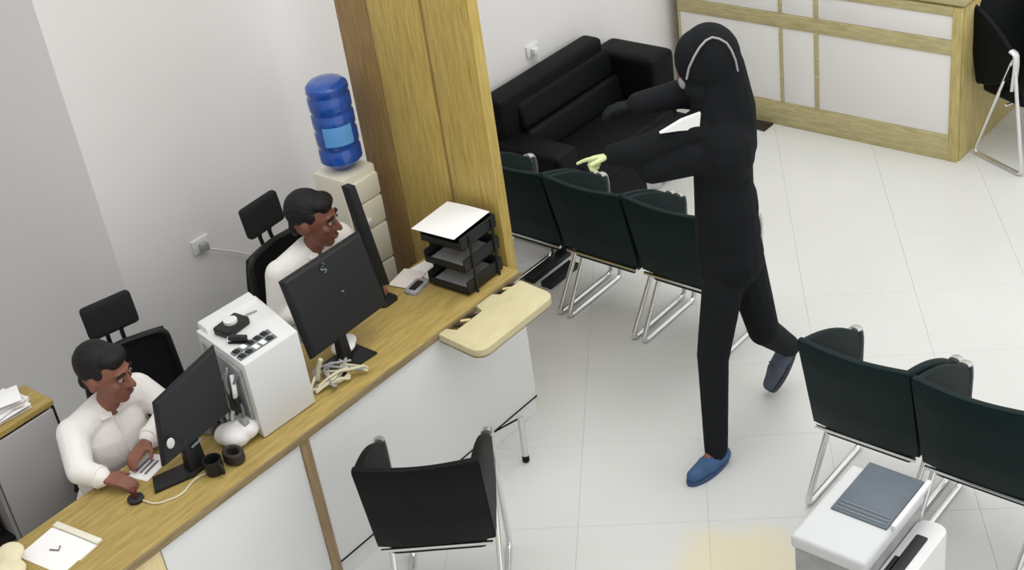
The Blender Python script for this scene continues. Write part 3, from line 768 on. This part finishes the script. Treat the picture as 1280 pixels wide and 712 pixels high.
# ------------------------------------------------------------------ white office machine, lower right
def machine():
    t = thing('office_machine', 'white office machine with slate top panel in front of the right chairs', 'machine', (1.84, .62, 0))
    def add(o): return place(o, t)
    Z = .75
    add(MB().box((1.725, .44, .0), (1.958, .808, Z-.045), .012).build('body', M['grey_pl'], t))
    add(MB().box((1.718, .43, Z-.05), (1.962, .812, Z), .014, seg=3).build('lid', M['lid'], t))
    add(MB().box((1.765, .59, Z-.002), (1.948, .838, Z+.006), .003).build('top_panel', M['slate'], t))
    for k in range(3):
        add(MB().box((1.775, .60+.016*k, Z+.0055), (1.938, .606+.016*k, Z+.0085), .001).build('rib', M['mid_grey'], t))
    add(MB().box((1.955, .60, Z+.0), (1.972, .84, Z+.018), .005).build('side_rail', M['white_pl'], t))
    add(MB().prism(rrect(1.962, .36, 2.055, .79, .03), 0, .655, .006).build('side_unit', M['white_pl'], t))
    add(MB().prism(rrect(1.985, .36, 2.022, .715, .006), .650, .6575).build('slot', M['black'], t))
    add(MB().box((1.972, .36, .650), (1.99, .60, .6575), .001).build('slot', M['black'], t))
machine()
def glassware():
    t = thing('wire_tangle', 'tangle of silvery wires on the floor beside the office machine', 'wires', (2.14, .80, 0))
    for k in range(7):
        pts = [(rr.uniform(-.06, .08), rr.uniform(-.12, .12), rr.uniform(.01, .06)) for _ in range(6)]
        MB().tube(rounded(pts, .03, 4), .006, 6).build('wire', M['steel'] if k % 2 else M['white_pl'], t)
glassware()

# ------------------------------------------------------------------ people
def frame(f):
    f = V(f).normalized(); l = Vector((0, 0, 1)).cross(f).normalized(); u = f.cross(l).normalized()
    return f, l, u
def hand(mb, w, d, up, side, s=.85, curl=(.35, .4, .45, .5), thumb=.7):
    d = V(d).normalized(); side = (V(side)-d*V(side).dot(d)).normalized(); up = (V(up)-d*V(up).dot(d)-side*V(up).dot(side)).normalized(); w = V(w)
    offs = (.027, .009, -.009, -.026); lens = (.068, .076, .070, .055)
    for o_, ln_, c_ in zip(offs, lens, curl):
        k = w+(d*.082+side*o_)*s
        mb.cap(w+side*o_*.5*s, k, .0155*s, .0115*s, 8)
        p = k; ang = c_*.6
        for seg, rr_ in ((.45, .0095), (.32, .0085), (.25, .0075)):
            v = d*math.cos(ang)-up*math.sin(ang); q_ = p+v*ln_*seg*s
            mb.cap(p, q_, rr_*s, rr_*.9*s, 8); p = q_; ang += c_
    b = w+(d*.022+side*.022)*s; m1 = b+(d*.6+side*thumb-up*.25).normalized()*.045*s; m2 = m1+(d*.85+side*.3-up*.3).normalized()*.034*s
    mb.cap(w+d*.008*s, b, .015*s, .0135*s, 8); mb.cap(b, m1, .013*s, .0105*s, 8); mb.cap(m1, m2, .0105*s, .0085*s, 8)
def head(mb, c, f, s=1.0, face=True):
    f, l, u = frame(f); c = V(c); R3 = Matrix((f, l, u)).transposed()
    mb.ell(c+(u*.022-f*.012)*s, (.092*s, .073*s, .094*s), R3)
    mb.ell(c+(f*.030-u*.035)*s, (.058*s, .056*s, .078*s), R3)
    mb.ell(c+(f*.056-u*.092)*s, (.024*s, .026*s, .020*s), R3)           # chin
    mb.ell(c+(f*.074+u*.026)*s, (.014*s, .046*s, .012*s), R3)           # brow
    mb.cap(c+(f*.082+u*.012)*s, c+(f*.104-u*.026)*s, .0075*s, .0125*s, 8)   # nose
    for sg in (-1, 1):
        mb.ell(c+(f*.095-u*.028+l*.010*sg)*s, (.009*s, .008*s, .007*s), R3)
        mb.ell(c+(l*.073*sg-u*.008-f*.012)*s, (.018*s, .010*s, .030*s), R3)   # ear
        mb.ell(c+(f*.058+l*.036*sg-u*.018)*s, (.022*s, .020*s, .018*s), R3)   # cheek
    mb.ell(c+(f*.083-u*.058)*s, (.010*s, .024*s, .006*s), R3)
    mb.ell(c+(f*.081-u*.069)*s, (.010*s, .020*s, .006*s), R3)
def face_parts(root, c, f, s=1.0):
    f, l, u = frame(f); c = V(c)-V(root.location); R3 = Matrix((f, l, u)).transposed()
    for sg in (-1, 1):
        e = MB().ell(c+(f*.077+l*.031*sg+u*.008)*s, (.009*s, .012*s, .0068*s), R3).build('eye', M['eye'], root)
        MB().ell(c+(f*.0855+l*.031*sg+u*.008)*s, (.003*s, .006*s, .006*s), R3).build('iris', M['iris'], e)
        MB().tube([c+(f*.084+l*.014*sg+u*.028)*s, c+(f*.086+l*.032*sg+u*.034)*s, c+(f*.072+l*.05*sg+u*.027)*s], .0042*s, 6).build('eyebrow', M['hair'], root)
    MB().ell(c+(f*.089-u*.063)*s, (.005*s, .022*s, .007*s), R3).build('lips', M['lip'], root)
def hair_parts(root, c, f, s=1.0):
    f, l, u = frame(f); c = V(c)-V(root.location); R3 = Matrix((f, l, u)).transposed(); m = MB()
    m.ell(c+(u*.042-f*.026)*s, (.088*s, .077*s, .084*s), R3)
    m.ell(c+(u*.082+f*.030)*s, (.052*s, .062*s, .032*s), R3)
    m.ell(c+(u*.064+f*.056)*s, (.020*s, .050*s, .020*s), R3)
    m.ell(c+(-u*.022-f*.066)*s, (.030*s, .058*s, .050*s), R3)
    for sg in (-1, 1): m.ell(c+(u*.036+l*.060*sg+f*.004)*s, (.026*s, .014*s, .030*s), R3)
    remesh(m, 'hair', M['hair'], root, .006, 3)

def clerk(label, pel, chest, neck, hc, hf, shR, elR, wrR, shL, elL, wrL, skin, handdirs, hs):
    root = thing('person', label, 'person', (pel[0], pel[1], 0))
    O = V(root.location); q = lambda p: V(p)-O
    b = MB()
    def torso(mb, g):
        mb.ell(q(pel)+V(.0, 0, .03), (.125+g, .165+g, .11+g))
        mb.ell((q(pel)+q(chest))/2, (.105+g, .145+g, .20+g))
        mb.ell(q(chest), (.105+g, .150+g, .15+g))
        mb.cap(q(shR)+V(0, .03, -.005), q(neck)+V(-.01, 0, -.01), .050+g, .045+g)
        mb.cap(q(shL)+V(0, -.03, -.005), q(neck)+V(-.01, 0, -.01), .050+g, .045+g)
    def arms(mb, g, cut=1.0):
        for a, e, w in ((shR, elR, wrR), (shL, elL, wrL)):
            a, e, w = q(a), q(e), q(w); w2 = e+(w-e)*cut
            mb.cap(a, e, .047+g, .037+g); mb.cap(e, w2, .036+g, .026+g)
    torso(b, 0); arms(b, 0)
    b.cap(q(neck)-V(0, 0, .03), q(hc)-V(0, 0, .06), .044, .042)
    head(b, q(hc), hf, hs)
    for sg, (d, up, sd), w in ((-1, handdirs[0], wrR), (1, handdirs[1], wrL)):
        hand(b, q(w), d, up, sd)
    for sg in (-1, 1):
        hip = q(pel)+V(.04, sg*.075, 0); kn = hip+V(.30, sg*.02, .02); an = V(kn.x-.02, kn.y, .07)
        b.cap(hip, kn, .070, .050); b.cap(kn, an, .048, .033); b.cap(an, an+V(.13, 0, -.035), .034, .026)
    body = remesh(b, 'body', skin, root, .0055, 4)
    s = MB(); torso(s, .012); arms(s, .012, .90)
    shirt = remesh(s, 'shirt', M['shirt'], root, .007, 5)
    # collar, placket, cuffs
    fwd = (q(chest)-q(pel)); fx = Vector((1, 0, 0))
    n_ = q(neck)
    for sg in (-1, 1):
        m = MB(); m.hexa([n_+V(.045, sg*.006, .0), n_+V(.028, sg*.055, .012), n_+V(-.02, sg*.058, .022), n_+V(-.02, sg*.050, .022),
                          n_+V(.060, sg*.012, -.022), n_+V(.055, sg*.052, -.016), n_+V(-.012, sg*.072, -.004), n_+V(-.012, sg*.06, .0)], .003)
        m.build('collar', M['shirt'], shirt)
    c_ = q(chest)
    MB().tube([n_+V(.062, .0, -.025), c_+V(.108, 0, .06), c_+V(.120, 0, -.02), c_+V(.110, 0, -.12)], .007, 8, flat=.5).build('placket', M['shirt'], shirt)
    for e, w in ((elR, wrR), (elL, wrL)):
        e, w = q(e), q(w); a = e+(w-e)*.80; z = e+(w-e)*.93
        MB().tube([a, z], .0415, 14).build('cuff', M['shirt'], shirt)
    tr = MB()
    for sg in (-1, 1):
        hip = q(pel)+V(.04, sg*.075, 0); kn = hip+V(.30, sg*.02, .02); an = V(kn.x-.02, kn.y, .07)
        tr.cap(hip, kn, .082, .060); tr.cap(kn, an+V(0, 0, .02), .058, .047)
    tr.ell(q(pel), (.14, .178, .09))
    remesh(tr, 'trousers', M['trouser'], root, .009, 4)
    for sg in (-1, 1):
        hip = q(pel)+V(.04, sg*.075, 0); kn = hip+V(.30, sg*.02, .02); an = V(kn.x-.02, kn.y, .07)
        m = MB(); m.cap(V(an.x-.02, an.y, .035), V(an.x+.15, an.y, .03), .038, .030); m.build('shoe', M['black'], root)
    face_parts(root, hc, hf, hs); hair_parts(root, hc, hf, hs)
    return root
clerk('seated clerk in a white long-sleeved shirt at the left monitor, both hands on the desk',
      (-.66, -.37, .42), (-.60, -.365, .73), (-.57, -.36, .885), (-.535, -.335, 1.02), (.90, .42, -.16),
      (-.585, -.500, .845), (-.475, -.572, .775), (-.385, -.545, .765),
      (-.60, -.205, .845), (-.47, -.175, .775), (-.405, -.335, .770), M['skin'],
      (((.75, .35, -.08), (0, 0, 1), (-.3, .9, 0)), ((.25, -.75, -.02), (.2, 0, 1), (.9, .2, .1))), 1.0)
clerk('seated clerk in a white shirt behind the right monitor, looking toward the standing person',
      (-.69, .70, .46), (-.63, .70, .80), (-.60, .70, .955), (-.56, .715, 1.085), (.86, .50, -.14),
      (-.615, .535, .915), (-.60, .475, .755), (-.43, .56, .768),
      (-.615, .865, .915), (-.57, .92, .765), (-.455, .85, .768), M['skin2'],
      (((.8, .3, -.1), (0, 0, 1), (-.3, .9, 0)), ((.8, -.3, -.1), (0, 0, 1), (-.3, -.9, 0))), 1.03)

def robber():
    root = thing('person', 'person walking in a black hooded garment and blue shoes, one arm held out', 'person', (.82, 1.45, 0))
    O = V(root.location); q = lambda *p: V(*p)-O
    hf = (-.70, -.62, -.12)
    hc = q(.80, 1.50, 1.66)
    nk = q(.825, 1.515, 1.50); ch = q(.83, 1.52, 1.34); wa = q(.835, 1.525, 1.08); pe = q(.835, 1.53, .88)
    # arms: near one pointing out to the left, other held in front
    sh1 = q(.775, 1.43, 1.43); el1 = q(.62, 1.335, 1.36); wr1 = q(.515, 1.292, 1.335)
    sh2 = q(.80, 1.63, 1.47); el2 = q(.68, 1.50, 1.52); wr2 = q(.56, 1.40, 1.50)
    hipF, knF, anF = q(.835, 1.49, .86), q(.81, 1.40, .47), q(.848, 1.325, .085)
    hipR, knR, anR = q(.85, 1.57, .86), q(.885, 1.65, .47), q(.845, 1.90, .225)
    R3 = Matrix((Vector((-.75, -.66, 0)), Vector((.66, -.75, 0)), Vector((0, 0, 1)))).transposed()
    def torso(mb, g):
        mb.ell(pe, (.105+g, .125+g, .13+g), R3); mb.ell((pe+wa)/2, (.098+g, .115+g, .15+g), R3)
        mb.ell(wa, (.095+g, .115+g, .17+g), R3); mb.ell(ch, (.100+g, .135+g, .15+g), R3)
        mb.cap(sh1, nk-V(0, 0, .03), .048+g, .045+g); mb.cap(sh2, nk-V(0, 0, .03), .048+g, .045+g)
    def armset(mb, g):
        for a, e, w in ((sh1, el1, wr1), (sh2, el2, wr2)):
            mb.cap(a, e, .045+g, .037+g); mb.cap(e, w, .036+g, .026+g)
    def legs(mb, g):
        mb.cap(hipF, knF, .072+g, .050+g); mb.cap(knF, anF, .048+g, .034+g)
        mb.cap(hipR, knR, .072+g, .050+g); mb.cap(knR, anR, .048+g, .034+g)
    b = MB(); torso(b, 0); armset(b, 0); legs(b, 0)
    b.cap(nk-V(0, 0, .03), hc-V(0, 0, .06), .046, .044); head(b, hc, hf)
    b.cap(anF, q(.83, 1.24, .04), .026, .020); b.cap(anR, q(.81, 1.86, .06), .026, .020)
    up = V(.1, -.2, 1)
    hand(b, wr2, (-.8, -.55, -.1), (0, 0, 1), (-.4, .8, 0), .62)
    remesh(b, 'body', M['skin2'], root, .0065, 3)
    # pale green glove: first finger out, the rest folded down
    g = MB(); hand(g, wr1, (-.80, -.36, -.15), (-.1, -.2, 1), (.36, -.80, .4), .92, (.12, 1.15, 1.25, 1.3), .5)
    g.cap(wr1+V(.02, .01, .0), wr1, .030, .030)
    remesh(g, 'glove', M['glove'], root, .0045, 1)['label'] = 'pale green glove'
    g = MB(); hand(g, wr2, (-.8, -.55, -.1), (0, 0, 1), (-.4, .8, 0), .95)
    remesh(g, 'glove', M['coat'], root, .005, 1)
    c = MB(); torso(c, .018); armset(c, .018)
    # wide hanging sleeve of the pointing arm
    c.cap(sh1-V(.0, .0, .09), el1-V(-.02, -.01, .075), .085, .060); c.cap(el1-V(-.03, -.02, .055), wr1-V(-.06, -.03, .02), .056, .036)
    # loose garment falling straight to mid-thigh
    c.cap(ch+V(.0, .0, .05), pe-V(.02, .012, .0), .108, .112); c.ell(pe-V(.02, .012, .06), (.108, .118, .12), R3)
    c.cap(nk+V(.045, .035, -.02), ch+V(.02, .015, .0), .075, .10)
    # hood over the head, draped on the shoulders
    f, l, u = frame(hf); H3 = Matrix((f, l, u)).transposed()
    c.ell(hc+u*.022-f*.012, (.108, .098, .122), H3)
    c.cap(hc-f*.045-u*.02, nk+V(.035, .03, -.02), .080, .085)
    c.cap(hc-u*.06-f*.01, nk+V(.0, .0, -.03), .078, .095)
    coat = remesh(c, 'hooded_coat', M['coat'], root, .008, 5)
    # front of the hood, then the piping over the crown
    m = MB(); m.ell(hc+u*.020+f*.022, (.092, .088, .112), H3); m.ell(hc+f*.052-u*.075+l*.02, (.048, .056, .05), H3); m.cap(hc+f*.03-u*.06, nk+f*.03, .055, .07); remesh(m, 'hood_front', M['coat'], coat, .007, 4)
    arc = [(.7779, 1.3922, 1.6366), (.7927, 1.39, 1.682), (.8075, 1.4013, 1.7184), (.8187, 1.4219, 1.7471), (.8294, 1.4469, 1.7651), (.8418, 1.468, 1.7703),
           (.8616, 1.4814, 1.7623), (.8812, 1.4941, 1.7458), (.8976, 1.4963, 1.7212), (.9095, 1.4998, 1.6864), (.9102, 1.5101, 1.6406)]
    cam_side = V(.60, -.60, .53)
    MB().tube([q(*p)+cam_side*.022 for p in arc], .0038, 6).build('hood_piping', M['piping'], coat)
    MB().ell(hc+f*.098-u*.045, (.016, .030, .028), H3).build('face_mask', M['mask'], root)
    t_ = MB(); legs(t_, .014); t_.cap(anF+V(0, 0, .05), anF+V(0, -.006, -.012), .046, .044); remesh(t_, 'trousers', M['pants'], root, .008, 4)
    # shoes
    def shoe(heel, toe, ank, m1, m2, lift):
        h, t2 = V(heel), V(toe); d = (t2-h).normalized(); sd = Vector((0, 0, 1)).cross(d).normalized(); up_ = d.cross(sd).normalized()
        if up_.z < 0: up_ = -up_
        ln_ = (t2-h).length
        m = MB()
        m.cap(h+d*.035+up_*.040, h+d*ln_*.55+up_*.036, .038, .040); m.cap(h+d*ln_*.5+up_*.034, t2-d*.035+up_*.030, .041, .030)
        m.cap(h+d*.045+up_*.045, V(ank), .036, .036)
        s_ = remesh(m, 'shoe', m1, root, .006, 3)
        prof = []
        for k in range(20):
            a = 2*PI*k/20; x = math.cos(a); y = math.sin(a)
            prof.append((h+t2)/2 + d*(x*ln_/2) + sd*(y*(.040+.006*x)))
        b_ = MB(); lo = [b_.bm.verts.new(p) for p in prof]; hi = [b_.bm.verts.new(p+up_*.018) for p in prof]
        b_.bm.faces.new(lo[::-1]); b_.bm.faces.new(hi)
        for k in range(20): b_.bm.faces.new((lo[k], lo[(k+1) % 20], hi[(k+1) % 20], hi[k]))
        b_.build('sole', m2, s_)
        for k in range(3):
            p = h+d*ln_*(.45+.09*k)+up_*(.074-.006*k)
            MB().tube([p-sd*.02, p+up_*.004, p+sd*.02], .003, 6).build('lace', m2, s_)
    shoe(q(.862, 1.385, .002), q(.822, 1.155, .002), anF+V(0, 0, -.02), M['shoe'], M['sole'], 0)
    shoe(q(.862, 1.935, .205), q(.795, 1.835, .008), anR+V(0, .0, -.0), M['shoe2'], M['sole2'], 1)
robber()
# white paper held in the crook of the other arm
t = thing('held_paper', 'white folded paper held before the chest of the walking person', 'paper', (.77, 1.36, 1.455))
pp = [V(.707, 1.316, 1.451), V(.764, 1.357, 1.455), V(.818, 1.397, 1.453), V(.825, 1.402, 1.515), V(.770, 1.362, 1.494)]
m = MB(); off = V(-.012, .012, 0)
a_ = [m.bm.verts.new(p-V(.77, 1.36, 1.455)) for p in pp]; b_ = [m.bm.verts.new(p+off-V(.77, 1.36, 1.455)) for p in pp]
m.bm.faces.new(a_); m.bm.faces.new(b_[::-1])
for k in range(5): m.bm.faces.new((a_[k], b_[k], b_[(k+1) % 5], a_[(k+1) % 5]))
m.build('sheet', M['paper'], t)
tag(bpy.data.objects['leaflet'], 'white leaflet standing open on the chair arms before the pointing sleeve', 'leaflet')

# repeats share a group phrase
for o in COL.objects:
    if o.parent: continue
    n = o.name.split('.')[0]; g = None
    if n == 'visitor_chair':
        g = 'chairs in the row before the sofa' if o.location.x < .5 and o.location.y > 1 else ('chairs behind the office machine' if o.location.x > 1 else ('chairs beside the back counter' if o.location.y > 3 else None))
    elif n == 'office_chair': g = 'office chairs behind the reception desk'
    elif n == 'wall_socket': g = 'sockets on the white wall'
    elif n == 'floor_bar': g = 'black bars on the floor under the chairs'
    elif n == 'monitor': g = 'screens on the reception desk'
    elif n in ('loose_paper',): g = 'loose papers at the desk end'
    elif n == 'paper_pile': g = 'papers on the grey cabinet'
    if g: o['group'] = g
